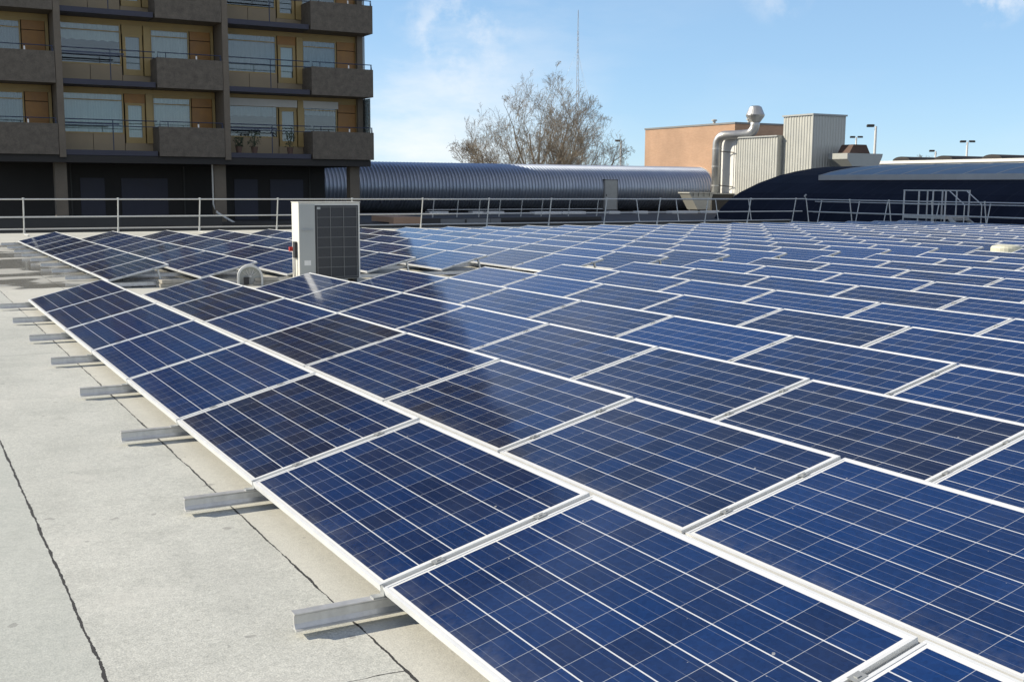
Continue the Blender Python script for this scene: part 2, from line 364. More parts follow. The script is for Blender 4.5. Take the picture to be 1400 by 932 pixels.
ORD = ['zeroth','first','second','third','fourth','fifth','sixth','seventh','eighth','ninth','tenth','eleventh','twelfth','thirteenth','fourteenth','fifteenth',
       'sixteenth','seventeenth','eighteenth','nineteenth','twentieth','twenty-first','twenty-second','twenty-third','twenty-fourth']

# ------------------------------------------------------------------ the setting
ZR = -0.125
def sheet(name, x0, x1, y0, y1, z, m, kind='structure'):
    b = MB(); v = [b.b.verts.new(p) for p in ((x0,y0,z),(x1,y0,z),(x1,y1,z),(x0,y1,z))]; b.b.faces.new(v)
    return tag(b.build(name, m), kind=kind)
sheet('ground', -900, 1400, -700, 1600, -6.0, MT['asphalt'])
roof = MB().box(-16, 35.25, -24, 24.1, -5.99, ZR).build('flat_roof', MT['roof']); tag(roof, kind='structure')
pod = MB().prism([(10.2, 33.6), (17.0, 29.5), (27.6, 29.5), (27.6, 25.3), (36.2, 25.3), (36.2, 31.2), (48.9, 31.2), (48.9, 70.0), (10.2, 70.0)], 'z', -5.99, -0.14).build('lower_roof', MT['podium'])
tag(pod, kind='structure')

# parapet of the near roof
t = thing('roof_parapet', 'low pale metal-capped parapet along the far edge of the solar roof', 'parapet', (0, 24.1, ZR))
MB().box(-16, 35.25, 0, 0.22, -5.8, 0.10).build('upstand', MT['plinth'], t)
MB().box(-16.02, 35.29, -0.04, 0.26, 0.101, 0.135).build('cap', MT['cap'], t)
t = thing('roof_parapet', 'low kerb under the railing beside the dark barrel roof', 'parapet', (35.25, 0, ZR))
MB().box(0.002, 0.18, -24, 24.05, -5.8, 0.03).build('upstand', MT['plinth'], t)
MB().box(-0.04, 0.22, -24, 24.04, 0.031, 0.055).build('cap', MT['galv_rail'], t)

# ------------------------------------------------------------------ solar panels
P, LS, TILT, PY = 1.41427, 0.94834, 0.23952, 1.67
LEN = 1.642; GAP = PY-LEN; YB = 2.5806
def XK(k): return 0.0 if k == 0 else 1.395+(k-1)*1.4158
HI = LS*math.sin(TILT); XI = LS*math.cos(TILT)
def panel_proto():
    root = bpy.data.objects.new('solar_panel', None); COL.objects.link(root); root.empty_display_size = 0.2
    fw, fh = 0.0125, 0.030
    b = MB()
    b.box(0, fw, 0, LEN, -fh, 0).box(LS-fw, LS, 0, LEN, -fh, 0).box(fw, LS-fw, 0, fw, -fh, -0.0003).box(fw, LS-fw, LEN-fw, LEN, -fh, -0.0003)
    fr = b.build('frame', MT['alu'], root)
    b = MB(); x0, x1, y0, y1, zt, zb = fw, LS-fw, fw, LEN-fw, -0.0025, -0.007
    v = [b.b.verts.new(p) for p in ((x0,y0,zt),(x1,y0,zt),(x1,y1,zt),(x0,y1,zt),(x0,y0,zb),(x1,y0,zb),(x1,y1,zb),(x0,y1,zb))]
    uv = b.b.loops.layers.uv.new('UVMap'); mar = 0.013
    for f in ((0,1,2,3),(7,6,5,4)):
        fc = b.b.faces.new([v[i] for i in f])
        for lp in fc.loops:
            c = lp.vert.co
            lp[uv].uv = ((c.y-y0-mar)/(y1-y0-2*mar)*10, (c.x-x0-mar)/(x1-x0-2*mar)*6)
    b.build('cell_sheet', MT['cells'], root)
    # channel in the gap on the near side, with two clamps
    b = MB(); b.box(0.004, LS-0.004, -GAP+0.002, -0.002, -0.030, -0.016)
    ch = b.build('channel', MT['channel'], root)
    for xx in (0.24, 0.70):
        MB().box(xx-0.022, xx+0.022, -GAP-0.004, 0.004, 0.0006, 0.003).box(xx-0.007, xx+0.007, -GAP/2-0.007, -GAP/2+0.007, 0.0031, 0.006).build('clamp', MT['channel'], ch)
    # rear leg standing on the rail, and front foot
    ti = TILT
    def loc(X, Z): return (X*math.cos(ti)+Z*math.sin(ti), -X*math.sin(ti)+Z*math.cos(ti))
    for yy in (0.02, LEN-0.06):
        a, c = loc(XI-0.16, HI-0.085), loc(XI-0.12, -0.04)
        MB().prism([(a[0]-0.014, a[1]), (a[0]+0.014, a[1]), (c[0]+0.014, c[1]), (c[0]-0.014, c[1])], 'y', yy, yy+0.035).build('support_leg', MT['galv'], root)
    return root
def copy_tree(o, parent=None):
    c = o.copy(); COL.objects.link(c)
    if parent: c.parent = parent
    for ch in o.children: copy_tree(ch, c)
    return c
cells = {0:(0,8,0)}
vis_front = {0:10,1:10,2:10,3:9,4:9,5:8,6:7,7:6,8:5,9:4,10:4,11:3,12:3,13:2,14:1,15:1,16:1}
proto = panel_proto(); first = True
rnd = random.Random(5)
def place_panel(k, y0, label, grp):
    global first
    o = proto if first else copy_tree(proto); first = False
    o.location = (XK(k), y0+GAP, 0)
    o.rotation_euler = (R(rnd.uniform(-.10, .10)), -TILT-(0.007 if k == 0 else 0)+R(rnd.uniform(-.10, .10)), R(rnd.uniform(-.05, .05)))
    tag(o, label, 'solar panel', grp)
for k, n in vis_front.items():
    for j in range(n):
        place_panel(k, -(j+1)*PY, 'solar panel of the near block, %s row from left, %s from the aisle' % (ORD[k+1], ORD[j+1]), 'solar panels of the near block')
for k in range(1, 24):
    n0 = -1 if k >= 6 else 0
    for i in range(n0, 8):
        place_panel(k, YB+i*PY, 'solar panel of the far block, %s row from left, %s from the aisle' % (ORD[k], ORD[i-n0+1]), 'solar panels beyond the aisle')

# mounting rails under the joints
def rail_mesh(x0, x1):
    prof = [(-0.036, 0), (-0.036, 0.004), (-0.024, 0.007), (-0.014, 0.022), (-0.012, 0.050), (-0.020, 0.056), (-0.020, 0.060), (0.022, 0.060), (0.022, 0.056), (0.0, 0.052), (-0.002, 0.004), (0.022, 0.004), (0.022, 0)]
    return MB().prism(prof, 'x', x0, x1)
def rail(y, x0, x1, label, grp):
    o = rail_mesh(0, x1-x0).build('mounting_rail', MT['galv']); o.location = (x0, y, -0.10)
    MB().box(0.30, 0.345, -0.018, 0.018, 0.0605, 0.066).box(0.341, 0.345, -0.018, 0.018, 0.0661, 0.10).build('end_bracket', MT['channel'], o)
    tag(o, label, 'mounting rail', grp)
    n = max(1, int((x1-x0)/2.83)); b = MB()
    pad = MB().box(0, 0.16, -0.04, 0.04, ZR-(-0.10)+0.0005, -0.0005).build('rubber_pad', MT['black'], o); pad.location = (0.75, 0, 0)
    for i in range(1, min(n, 8)):
        c = pad.copy(); COL.objects.link(c); c.parent = o; c.location = (0.75+i*2.83, 0, 0)
for j in range(0, 11):
    kmax = max([k for k, n in vis_front.items() if n >= j])
    rail(-j*PY+GAP/2, -0.337, XK(kmax)+XI+0.2, 'galvanised mounting rail sticking out under the %s panel joint from the aisle, near block' % ORD[j+1], 'mounting rails of the near block')
for i in range(-1, 9):
    k0 = 6 if i < 0 else 1
    rail(YB+i*PY+GAP/2, XK(k0)-0.40, XK(23)+XI+0.2, 'galvanised mounting rail under the %s panel joint of the block beyond the aisle' % ORD[i+2], 'mounting rails beyond the aisle')

# ------------------------------------------------------------------ things in the aisle
def bevel_box(name, m, parent, x0, x1, y0, y1, z0, z1, bv=0.012):
    return MB().box(x0, x1, y0, y1, z0, z1).build(name, m, parent, bevel=bv)
t = thing('heat_pump', 'tall cream outdoor heat pump with dark wire grille standing in the aisle', 'heat pump', (4.27, 2.06, ZR))
W_, D_, H_ = 1.05, 0.37, 1.31
bevel_box('casing', MT['unit_white'], t, 0, W_, 0.012, D_, 0.06, H_)
MB().box(0.05, 0.11, 0.05, D_-0.05, 0, 0.06).build('foot', MT['black'], t); MB().box(W_-0.11, W_-0.05, 0.05, D_-0.05, 0, 0.06).build('foot', MT['black'], t)
MB().box(0.004, 0.27, 0.0, 0.011, 0.07, H_-0.03).build('service_panel', MT['unit_grey'], t)
g_ = MB().box(0.275, W_-0.035, 0.0, 0.0115, 0.07, H_-0.045).build('grille', MT['grille'], t)
b = MB()
gx0, gx1, gz0, gz1 = 0.275, W_-0.035, 0.07, H_-0.045
for i in range(4):
    x = gx0+0.03+(gx1-gx0-0.06)*i/3; b.box(x-0.004, x+0.004, -0.010, -0.001, gz0+0.02, gz1-0.02)
for i in range(8):
    z = gz0+0.03+(gz1-gz0-0.06)*i/7; b.box(gx0+0.02, gx1-0.02, -0.016, -0.0105, z-0.004, z+0.004)
b.build('wire_guard', MT['wire'], g_)
MB().box(-0.045, -0.001, 0.10, 0.20, 0.42, 0.68).build('isolator_switch', MT['black'], t)
MB().tube([(-0.03, 0.14, 0.42), (-0.04, 0.13, 0.25), (-0.025, 0.15, 0.08), (-0.05, 0.1, 0.02)], 0.012).tube([(-0.02, 0.22, 0.5), (-0.03, 0.23, 0.2), (-0.02, 0.2, 0.02)], 0.010).build('cable', MT['cable'], t)
MB().box(-0.08, -0.02, 0.26, 0.30, 0.52, 0.59).build('red_valve', MT['red'], t)
MB().box(0.30, 0.36, -0.018, -0.0165, H_-0.11, H_-0.07).build('badge', MT['unit_grey'], t)
MB().box(-0.006, W_+0.006, -0.006, D_+0.006, H_+0.001, H_+0.012).build('lid', MT['unit_white'], t)
MB().box(0.08, 0.19, -0.003, -0.0005, 0.30, 0.38).build('rating_plate', MT['white'], t)
MB().box(0.05, 0.22, -0.016, -0.0005, 0.86, 0.885).build('grip', MT['channel'], t)

t = thing('vent_cowl', 'grey half-round metal cowl standing in the aisle behind the near panels', 'vent cowl', (3.50, 2.22, ZR), rz=R(-14))
seg = 20; r0, r1 = 0.20, 0.168
arc = [(r0*math.cos(PI*i/seg), 0.13+r0*math.sin(PI*i/seg)) for i in range(seg+1)]
arc_i = [(r1*math.cos(PI*i/seg), 0.13+r1*math.sin(PI*i/seg)) for i in range(seg+1)]
MB().prism([(-r0, 0.0)][:0]+[(r0, 0)]+arc+[(-r0, 0), (-r1, 0)]+arc_i[::-1]+[(r1, 0)], 'y', -0.07, 0.10).build('rim', MT['galv_rail'], t)
MB().prism([(r1-.001, 0.005)]+[(x*0.995, z*0.995) for x, z in arc_i]+[(-r1+.001, 0.005)], 'y', 0.0, 0.01).build('plate', MT['unit_grey'], t)
b = MB()
for a in (40, 65, 90, 115, 140): b.tube([(0, -0.012, 0.12), (0.155*math.cos(R(a)), -0.012, 0.12+0.155*math.sin(R(a)))], 0.007, 6)
b.build('ribs', MT['galv'], t)
MB().box(-0.10, -0.02, -0.06, -0.001, 0.02, 0.13).build('motor_box', MT['black'], t)
for nm, (x, y, rz), lab in (('a', (2.30, 2.46, 8), 'beside the near end of the leftmost far row'), ('b', (3.74, 2.24, -6), 'next to the grey half-round cowl')):
    for q, (dz, dx, rr, top) in enumerate(((0, 0, 0, 'lower'), (0.062, 0.015, 4, 'upper'))):
        o = bevel_box('paving_slab', MT['paver'], None, -0.19, 0.19, -0.10, 0.10, 0, 0.058, 0.006)
        o.location = (x+dx, y, ZR+0.001+dz); o.rotation_euler = (0, 0, R(rz+rr))
        tag(o, '%s concrete ballast slab of the pair %s' % (top, lab), 'paving slab', 'ballast slabs in the aisle')
t = thing('roof_vent', 'cream mushroom roof vent with a small white box poking up between panels', 'roof vent', (19.95, 0.85, ZR))
MB().lathe([(0.20, 0.10), (0.30, 0.16), (0.32, 0.20), (0.32, 0.31), (0.29, 0.355), (0.16, 0.385), (0.03, 0.39)], (0, 0, 0), 24).build('cowl', MT['cream'], t, smooth=False)
MB().lathe([(0.17, 0.0), (0.17, 0.12)], (0, 0, -0.0), 16).build('neck', MT['plinth'], t)
MB().box(0.34, 0.50, -0.18, -0.06, 0, 0.26).build('junction_box', MT['white'], t, bevel=0.01)

# ------------------------------------------------------------------ guard rails
def guard(name, label, bases, lean, z0, top, parent_group=None, r=0.022, foot=True, over=1.2, mid=0.5):
    t = thing(name, label, 'guardrail', bases[0] + (z0,), parent_group)
    bx, by = bases[0]; lx, ly = lean; H = top-z0
    for (x, y) in bases:
        p0 = Vector((x-bx, y-by, 0)); p1 = p0+Vector((lx, ly, H))
        po = MB().tube([p0, p1], r, 8).build('post', MT['galv_rail'], t)
        MB().tube([p0, p0+(p1-p0)*0.16], r*1.45, 8).build('socket', MT['galv_rail'], po)
        MB().lathe([(r*1.5, -0.03), (r*1.6, 0.03)], p1, 8).build('tube_clamp', MT['galv_rail'], po)
        if foot:
            l = math.hypot(lx, ly)
            if l > 0.01:
                d = Vector((lx/l, ly/l, 0)); n = Vector((-d.y, d.x, 0))
                q0, q1 = p0-d*0.1, p0+d*1.05
                MB().tube([q0+Vector((0,0,.025)), q1+Vector((0,0,.025))], r*0.9, 6).build('counterweight_arm', MT['galv_rail'], po)
    def line(f, rr, nm):
        pts = [Vector((x-bx+lx*f, y-by+ly*f, H*f)) for x, y in bases]
        d0 = (pts[0]-pts[1]).normalized(); d1 = (pts[-1]-pts[-2]).normalized()
        if over: pts = [pts[0]+d0*over]+pts+[pts[-1]+d1*min(over, 0.5)]
        MB().tube(pts, rr, 8).build(nm, MT['galv_rail'], t)
    line(0.985, r, 'top_rail'); line(mid, r*0.95, 'mid_rail')
    return t
xsA = [-5.7, -3.1, -0.45, 2.2, 5.0, 7.6, 10.25, 12.95, 15.7, 18.45, 21.2, 23.8, 26.45, 28.95, 31.3, 33.9]
guard('guardrail', 'grey tubular guardrail with leaning posts along the far edge of the roof', [(x, 22.5) for x in xsA], (0, -0.22), ZR, 1.0)
guard('guardrail', 'grey guardrail with leaning posts on the roof edge facing the dark barrel', [(34.65, y) for y in (22.2, 19.6, 17.45, 15.3, 12.85, 10.4, 7.9, 5.4)], (-0.22, 0), ZR, 0.98, over=0.0)
guard('guardrail', 'thin guardrail leaning outwards at the foot of the dark barrel roof', [(35.85, y) for y in (22.9, 20.6, 19.0, 16.3, 13.85, 11.3, 8.8)], (0.2, 0), ZR, 0.86, r=0.02, foot=False, over=0.4)
guard('guardrail', 'distant thin guardrail on the lower roof before the corrugated tube', [(x, 30.0) for x in (19.7, 20.9, 22.0, 23.05, 24.2, 25.3, 26.8, 28.4)], (0.02, -0.12), 0.08, 0.87, r=0.02, foot=False, over=0.3, mid=0.42)
guard('guardrail', 'short thin guardrail on the lower roof below the white hopper', [(x, 25.75) for x in (27.9, 30.1, 32.4, 34.4)], (-0.02, 0.24), -0.14, 0.93, r=0.02, foot=False, over=0.3, mid=0.45)
# floodlight on the corner of the guardrail
t = thing('floodlight', 'small floodlight clipped to the guardrail corner before the dark barrel roof', 'floodlight', (34.75, 22.6, 0.95))
MB().tube([(0, 0, 0), (0, 0, 0.12)], 0.012).build('stem', MT['galv_rail'], t)
o = MB().box(-0.10, 0.10, -0.035, 0.035, -0.06, 0.07).build('lamp_head', MT['channel'], t, bevel=0.01, loc=(0, 0, 0.17)); o.rotation_euler = (R(35), 0, R(40))

# step-over platform
t = thing('step_over_platform', 'grey metal step-over platform with handrails crossing the roof-edge railing', 'platform', (35.55, 16.0, ZR))
deck = MB().box(-0.75, 0.62, -1.09, 1.0, 0.41, 0.53).build('deck', MT['galv'], t)
posts = [(-0.75, 1.0), (-0.75, 0.25), (-0.75, -0.45), (-0.75, -1.06), (0.62, 1.0), (0.62, 0.25), (0.62, -0.45), (0.62, -1.06)]
for x, y in posts: MB().box(x-0.022, x+0.022, y-0.022, y+0.022, 0.002, 1.50).build('post', MT['galv_rail'], t)
for x in (-0.75, 0.62):
    MB().box(x-0.024, x+0.024, -1.09, 1.03, 1.501, 1.545).build('handrail', MT['galv_rail'], t)
    MB().box(x-0.016, x+0.016, -1.06, 1.0, 0.96, 0.995).build('knee_rail', MT['galv_rail'], t)
MB().box(-0.78, 0.65, 0.98, 1.02, 1.502, 1.543).build('handrail', MT['galv_rail'], t)
st = None
for x in (-0.55, 0.45):
    MB().prism([(-1.09, 0.52), (-1.09, 0.36), (-1.75, 0.0), (-1.90, 0.0)], 'x', x-0.02, x+0.02).build('stair_stringer', MT['galv'], t)
    MB().tube([(x, -1.07, 1.5), (x, -1.8, 0.98), (x, -1.8, 0.0)], 0.02).build('stair_handrail', MT['galv_rail'], t)
for i in range(3): MB().box(-0.53, 0.43, -1.36-0.2*i, -1.16-0.2*i, 0.36-0.12*i, 0.385-0.12*i).build('step', MT['galv'], t)

# ------------------------------------------------------------------ apartment building
bd = thing('apartment_building', 'dark concrete apartment block with projecting balconies and open ground floor', 'building', (0, 33, -6.0))
def part(mb, name, m, parent=bd, bevel=0):
    for v in mb.b.verts: v.co.y -= 33; v.co.z += 6
    o = mb.build(name, m, parent, bevel=bevel); return o
def sub(mb, name, m, parent): return part(mb, name, m, parent)
YF, YW = 33.0, 34.4
ST = 2.805; Z0 = 2.62
cols = [(4.70, 4.95), (11.35, 11.60)]
BX0, BX1 = 1.6, 18.1
# columns: fins through the storeys, square pillars on the ground floor
for a, b_ in cols:
    part(MB().box(a, b_, YF+0.02, YW+0.3, Z0-0.10, 11.4), 'fin', MT['concrete_col'])
for a, b_ in ((4.56, 5.02), (11.02, 11.52), (17.25, 17.72)):
    part(MB().box(a, b_, YF+0.7, YF+1.15, -6, Z0-0.01), 'pillar', MT['concrete_col'])
part(MB().box(17.86, 18.1, YW-0.25, YW+0.6, Z0, 11.4), 'fin', MT['concrete_col'])
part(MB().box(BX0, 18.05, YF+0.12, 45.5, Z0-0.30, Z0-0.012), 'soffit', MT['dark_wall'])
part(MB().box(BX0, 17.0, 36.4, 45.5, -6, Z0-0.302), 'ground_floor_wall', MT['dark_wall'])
part(MB().box(BX0, 18.0, 46.0, 60.5, -6, 26.0), 'rear_wing', MT['concrete_dark'])
for a, w2 in ((5.9, 1.0), (7.6, 2.0), (12.6, 1.1), (14.3, 1.6)):
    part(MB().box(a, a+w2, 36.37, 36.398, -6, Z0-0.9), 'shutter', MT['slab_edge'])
for a in (2.0, 5.5, 10.3, 12.1, 15.2 + 1.0):
    part(MB().box(a, a+0.06, 36.36, 36.398, -1, Z0-0.31), 'wall_joint', MT['plinth'])
part(MB().tube([(11.0, YF+0.9, Z0-0.3), (11.0, YF+0.9, 0.6), (11.1, YF+0.7, 0.25), (11.9, YF-0.2, -0.35)], 0.05), 'downpipe', MT['galv_rail'])
part(MB().tube([(18.22, YW, Z0+0.3), (18.22, YW, 11.4)], 0.035).tube([(18.33, YW+0.1, Z0+0.3), (18.33, YW+0.1, 11.4)], 0.03), 'downpipe', MT['channel'])
rng = random.Random(3)
def window(x0, x1, z0, z1, curtain, drop, blind=0.22, scallop=False):
    f = MB(); q = 0.055
    f.box(x0, x1, YW-0.02, YW+0.06, z0, z0+q).box(x0, x1, YW-0.02, YW+0.06, z1-q, z1)
    f.box(x0, x0+q, YW-0.02, YW+0.06, z0+q, z1-q).box(x1-q, x1, YW-0.02, YW+0.06, z0+q, z1-q)
    f.box(x0+q, x1-q, YW-0.015, YW+0.055, z1-q-blind-0.04, z1-q-blind)
    w_ = part(f, 'window', MT['white'] if scallop is None else MT['ochre'])
    g2 = MB(); g2.box(x0+q, x1-q, YW+0.01, YW+0.016, z0+q, z1-q-blind-0.04); g2.box(x0+q, x1-q, YW+0.01, YW+0.016, z1-q-blind, z1-q)
    sub(g2, 'pane', MT['glass'], w_)
    c = MB(); n = 26; za = z1-0.02; zb = z0+q+(z1-z0-2*q)*(1-drop)
    prev = None
    for i in range(n+1):
        x = x0+0.02+(x1-x0-0.04)*i/n; y = YW+0.16+0.025*math.sin(i*1.9)
        zz = zb + (0.05*abs(math.sin(i*0.75)) if scallop else 0)
        cur = (c.b.verts.new((x, y, zz)), c.b.verts.new((x, y, za)))
        if prev: c.b.faces.new((prev[0], cur[0], cur[1], prev[1]))
        prev = cur
    sub(c, 'curtain', curtain, w_)
    return w_
CU, CG = MT['curtain'], MT['curtain_grey']
#   curtains per (storey, bay): wide window (curtain, drop, scallop), door, small window
cur = {(0,0): (CU,1,0), (0,1): (CU,1,0), (0,2): (CG,.45,1), (1,0): (CG,1,0), (1,1): (CU,.42,1), (1,2): (CG,1,0), (2,0): (CG,1,0), (2,1): (CG,1,0), (2,2): (CU,.5,1)}
for s in range(3):
    zb = Z0+s*ST
    # back wall panels of the storey, spandrels and heads
    part(MB().box(BX0, 18.05, YF+1.2, 45.5, zb+0.001, zb+0.20), 'floor_slab', MT['slab_edge'])
    part(MB().box(BX0, 17.9, YW+1.6, YW+1.7, zb+0.21, zb+ST-0.01), 'room_wall', MT['plinth'])
    for bay in range(3):
        bx = 4.95+(bay-1)*6.65
        x_lo = max(bx, BX0)
        c1, dr, scal = cur[(s, bay)]
        # loggia slab and railing
        if bay > 0:
            part(MB().box(bx+0.003, bx+3.6, YF+0.10, YF+1.199, zb+0.002, zb+0.21), 'loggia_slab', MT['slab_edge'])
            rl = MB().tube([(bx, YF+0.14, zb+1.43), (bx+3.62, YF+0.14, zb+1.43)], 0.022, 6)
            rl.tube([(bx, YF+0.14, zb+1.19), (bx+3.62, YF+0.14, zb+1.19)], 0.018, 6)
            if (s+bay) % 3: rl.box(bx, bx+2.1+0.3*s, YF+0.13, YF+0.15, zb+1.24, zb+1.30)
            rl.tube([(bx+1.85, YF+0.14, zb+0.2), (bx+1.85, YF+0.14, zb+1.43)], 0.02, 6)
            part(rl, 'loggia_railing', MT['blue_rail'])
            # lower wall: beige spandrels
            part(MB().box(bx+0.03, bx+1.25, YW-0.03, YW+0.05, zb+0.20, zb+0.92), 'spandrel', MT['beige'])
            part(MB().box(bx+1.27, bx+2.52, YW-0.03, YW+0.05, zb+0.20, zb+0.92), 'spandrel', MT['beige'])
            part(MB().box(bx+2.54, bx+3.68, YW-0.034, YW+0.05, zb+0.20, zb+0.55), 'spandrel', MT['beige'])
            window(bx+0.03, bx+2.52, zb+0.925, zb+2.60, c1, dr, scallop=scal)
            # glazed door
            dx0, dx1 = bx+2.58, bx+3.38; q = 0.12
            d = MB().box(dx0, dx0+q, YW-0.04, YW+0.05, zb+0.556, zb+2.22).box(dx1-q, dx1, YW-0.04, YW+0.05, zb+0.556, zb+2.22)
            d.box(dx0+q, dx1-q, YW-0.04, YW+0.05, zb+0.556, zb+0.80).box(dx0+q, dx1-q, YW-0.04, YW+0.05, zb+2.12, zb+2.22)
            dd = part(d, 'balcony_door', MT['ochre'])
            sub(MB().box(dx0+q, dx1-q, YW, YW+0.006, zb+0.80, zb+2.12), 'pane', MT['glass'], dd)
            sub(MB().box(dx0+q-0.01, dx1-q+0.01, YW+0.10, YW+0.11, zb+0.80, zb+2.12), 'curtain', CU if (s+bay) % 2 else CG, dd)
            part(MB().box(dx0-0.02, dx1+0.02, YW-0.03, YW+0.05, zb+2.225, zb+2.60), 'door_transom', MT['orange'] if (s+bay) % 2 else MT['ochre'])
            part(MB().box(bx+3.42, bx+3.68, YW-0.12, YW+0.05, zb+0.555, zb+2.60), 'mullion', MT['ochre'])
        # small window, orange panel, posts
        window(max(bx+3.70, x_lo), bx+5.32, zb+0.75, zb+2.52, CU if bay == 1 else CG, 1.0 if (s, bay) != (0, 2) else 0.3, scallop=((s, bay) == (0, 2)))
        part(MB().box(max(bx+3.70, x_lo), bx+5.32, YW-0.02, YW+0.05, zb+0.20, zb+0.745), 'spandrel', MT['beige'])
        pn = part(MB().box(bx+5.36, bx+6.22, YW-0.03, YW+0.05, zb+0.20, zb+2.13), 'wood_panel', MT['orange'])
        part(MB().box(bx+5.36, bx+6.22, YW-0.02, YW+0.05, zb+2.16, zb+2.52), 'wood_panel', MT['orange'])
        part(MB().box(bx+6.24, bx+6.36, YW-0.04, YW+0.05, zb+0.20, zb+2.52), 'mullion', MT['ochre'])
        part(MB().box(max(x_lo, bx+0.02), bx+6.36, YW-0.01, YW+0.06, zb+2.605 if bay else zb+2.605, zb+ST-0.005), 'head_board', MT['ochre'])
        part(MB().box(max(x_lo, bx+3.69), bx+6.36, YW-0.008, YW+0.055, zb+2.525, zb+2.60), 'head_board', MT['ochre'])
        # balcony box of exposed aggregate
        e0, e1 = max(bx+3.66, BX0-0.4), bx+6.38 if bay < 2 else 18.16
        bb = MB().box(e0, e1, YF, YF+0.12, zb, zb+1.22)
        bb.box(e0, e0+0.12, YF+0.12, YW-0.02, zb, zb+1.219).box(e1-0.12, e1, YF+0.12, YW-0.02, zb, zb+1.219)
        bb.box(e0+0.12, e1-0.12, YF+0.12, YW-0.02, zb, zb+0.18)
        part(bb, 'balcony_box', MT['concrete_dark'])
        rl = MB().tube([(e0+0.05, YF+0.06, zb+1.22), (e0+0.05, YF+0.06, zb+1.43), (e1-0.05, YF+0.06, zb+1.43), (e1-0.05, YF+0.06, zb+1.22)], 0.02, 6)
        for xx in (0.14, 0.6, 0.97): rl.tube([(e0+(e1-e0)*xx, YF+0.06, zb+1.22), (e0+(e1-e0)*xx, YF+0.06, zb+1.43)], 0.018, 6)
        part(rl, 'balcony_railing', MT['blue_rail'])
        part(MB().box(e0+(e1-e0)*0.6-0.03, e0+(e1-e0)*0.6+0.03, YF+0.03, YF+0.035, zb+1.222, zb+1.36), 'rail_bracket', MT['white'])
        part(MB().tube([(bx+6.45, YW-0.2, zb+0.2), (bx+6.45, YW-0.2, zb+ST-0.02)], 0.03, 6), 'downpipe', MT['galv_rail'])
for a, b_ in ((11.66, 15.0), (15.28, 16.95)):
    part(MB().box(a, b_, YW-0.10, YW-0.021, Z0+2.30, Z0+2.62), 'shutter_box', MT['cap'])
# windscreen at the free end of the lowest balcony
sc_ = part(MB().box(18.10, 18.13, YW-1.1, YW+0.9, Z0+1.24, Z0+ST-0.03), 'windscreen', MT['glass'])
# storeys above the frame: same rhythm, simplified
up = MB(); upw = MB(); upg = MB()
for s in range(3, 9):
    zb = Z0+s*ST
    up.box(BX0, 18.05, YF+0.10, 45.5, zb, zb+0.2)
    for bay in range(3):
        bx = 4.95+(bay-1)*6.65
        up.box(max(bx+3.66, BX0-0.4), bx+6.38, YF, YF+0.12, zb, zb+1.22)
        upg.box(max(bx+0.1, BX0), bx+2.5, YW-0.01, YW+0.02, zb+0.92, zb+2.5)
        if bx+3.7 > 0: upg.box(max(bx+3.7, BX0), bx+5.3, YW-0.01, YW+0.02, zb+0.75, zb+2.5)
for a, b_ in cols: up.box(a, b_, YF+0.02, YW, 11.41, 27.9)
upw.box(BX0, 18.0, YW+0.03, 45.4, 11.42, 27.9)
part(up, 'upper_balconies', MT['concrete_dark']); part(upw, 'upper_wall', MT['ochre']); part(upg, 'upper_windows', MT['curtain_grey'])
part(MB().box(BX0-0.3, 18.3, YF-0.1, 45.6, 27.91, 28.3), 'roof', MT['dark_wall'])
part(MB().box(BX0-0.1, BX0-0.002, YW-0.1, 45.5, Z0, 27.9), 'end_wall', MT['concrete_dark'])
part(MB().box(17.95, 18.05, YW+0.7, 45.5, Z0+0.2, 27.9), 'end_wall', MT['concrete_dark'])
# potted plants on the lowest loggia
def plant(x, h, label, seed, spread):
    t = thing('potted_plant', label, 'plant', (x, YF+0.45, Z0+0.212), 'potted plants on the lowest loggia')
    MB().lathe([(0.10, 0), (0.15, 0.26), (0.16, 0.28)], (0, 0, 0), 12).build('pot', MT['pot'], t)
    q = random.Random(seed); b = MB()
    for i in range(90):
        a = q.uniform(0, 2*PI); rr = spread*math.sqrt(q.random()); z = 0.28+h*q.random()
        c = Vector((rr*math.cos(a), rr*math.sin(a), z)); s_ = q.uniform(0.04, 0.09)
        d = Vector((q.uniform(-1, 1), q.uniform(-1, 1), q.uniform(-.3, 1))).normalized(); n = d.orthogonal().normalized()
        vs3 = [b.b.verts.new(p) for p in (c-d*s_, c+n*s_*.4, c+d*s_, c-n*s_*.4)]; b.b.faces.new(vs3)
    for i in range(7):
        a = q.uniform(0, 2*PI); b.tube([(0, 0, 0.25), (spread*.7*math.cos(a), spread*.7*math.sin(a), 0.28+h*q.uniform(.6, 1))], 0.01, 4)
    b.build('foliage', MT['leaf'], t)
plant(12.75, 0.75, 'tall spiky potted plant left of centre on the lowest right loggia', 1, 0.30)
plant(14.35, 0.9, 'bushy potted plant before the glazed door of the lowest loggia', 2, 0.26)
plant(12.05, 0.40, 'small potted plant beside the concrete fin on the lowest loggia', 4, 0.22)

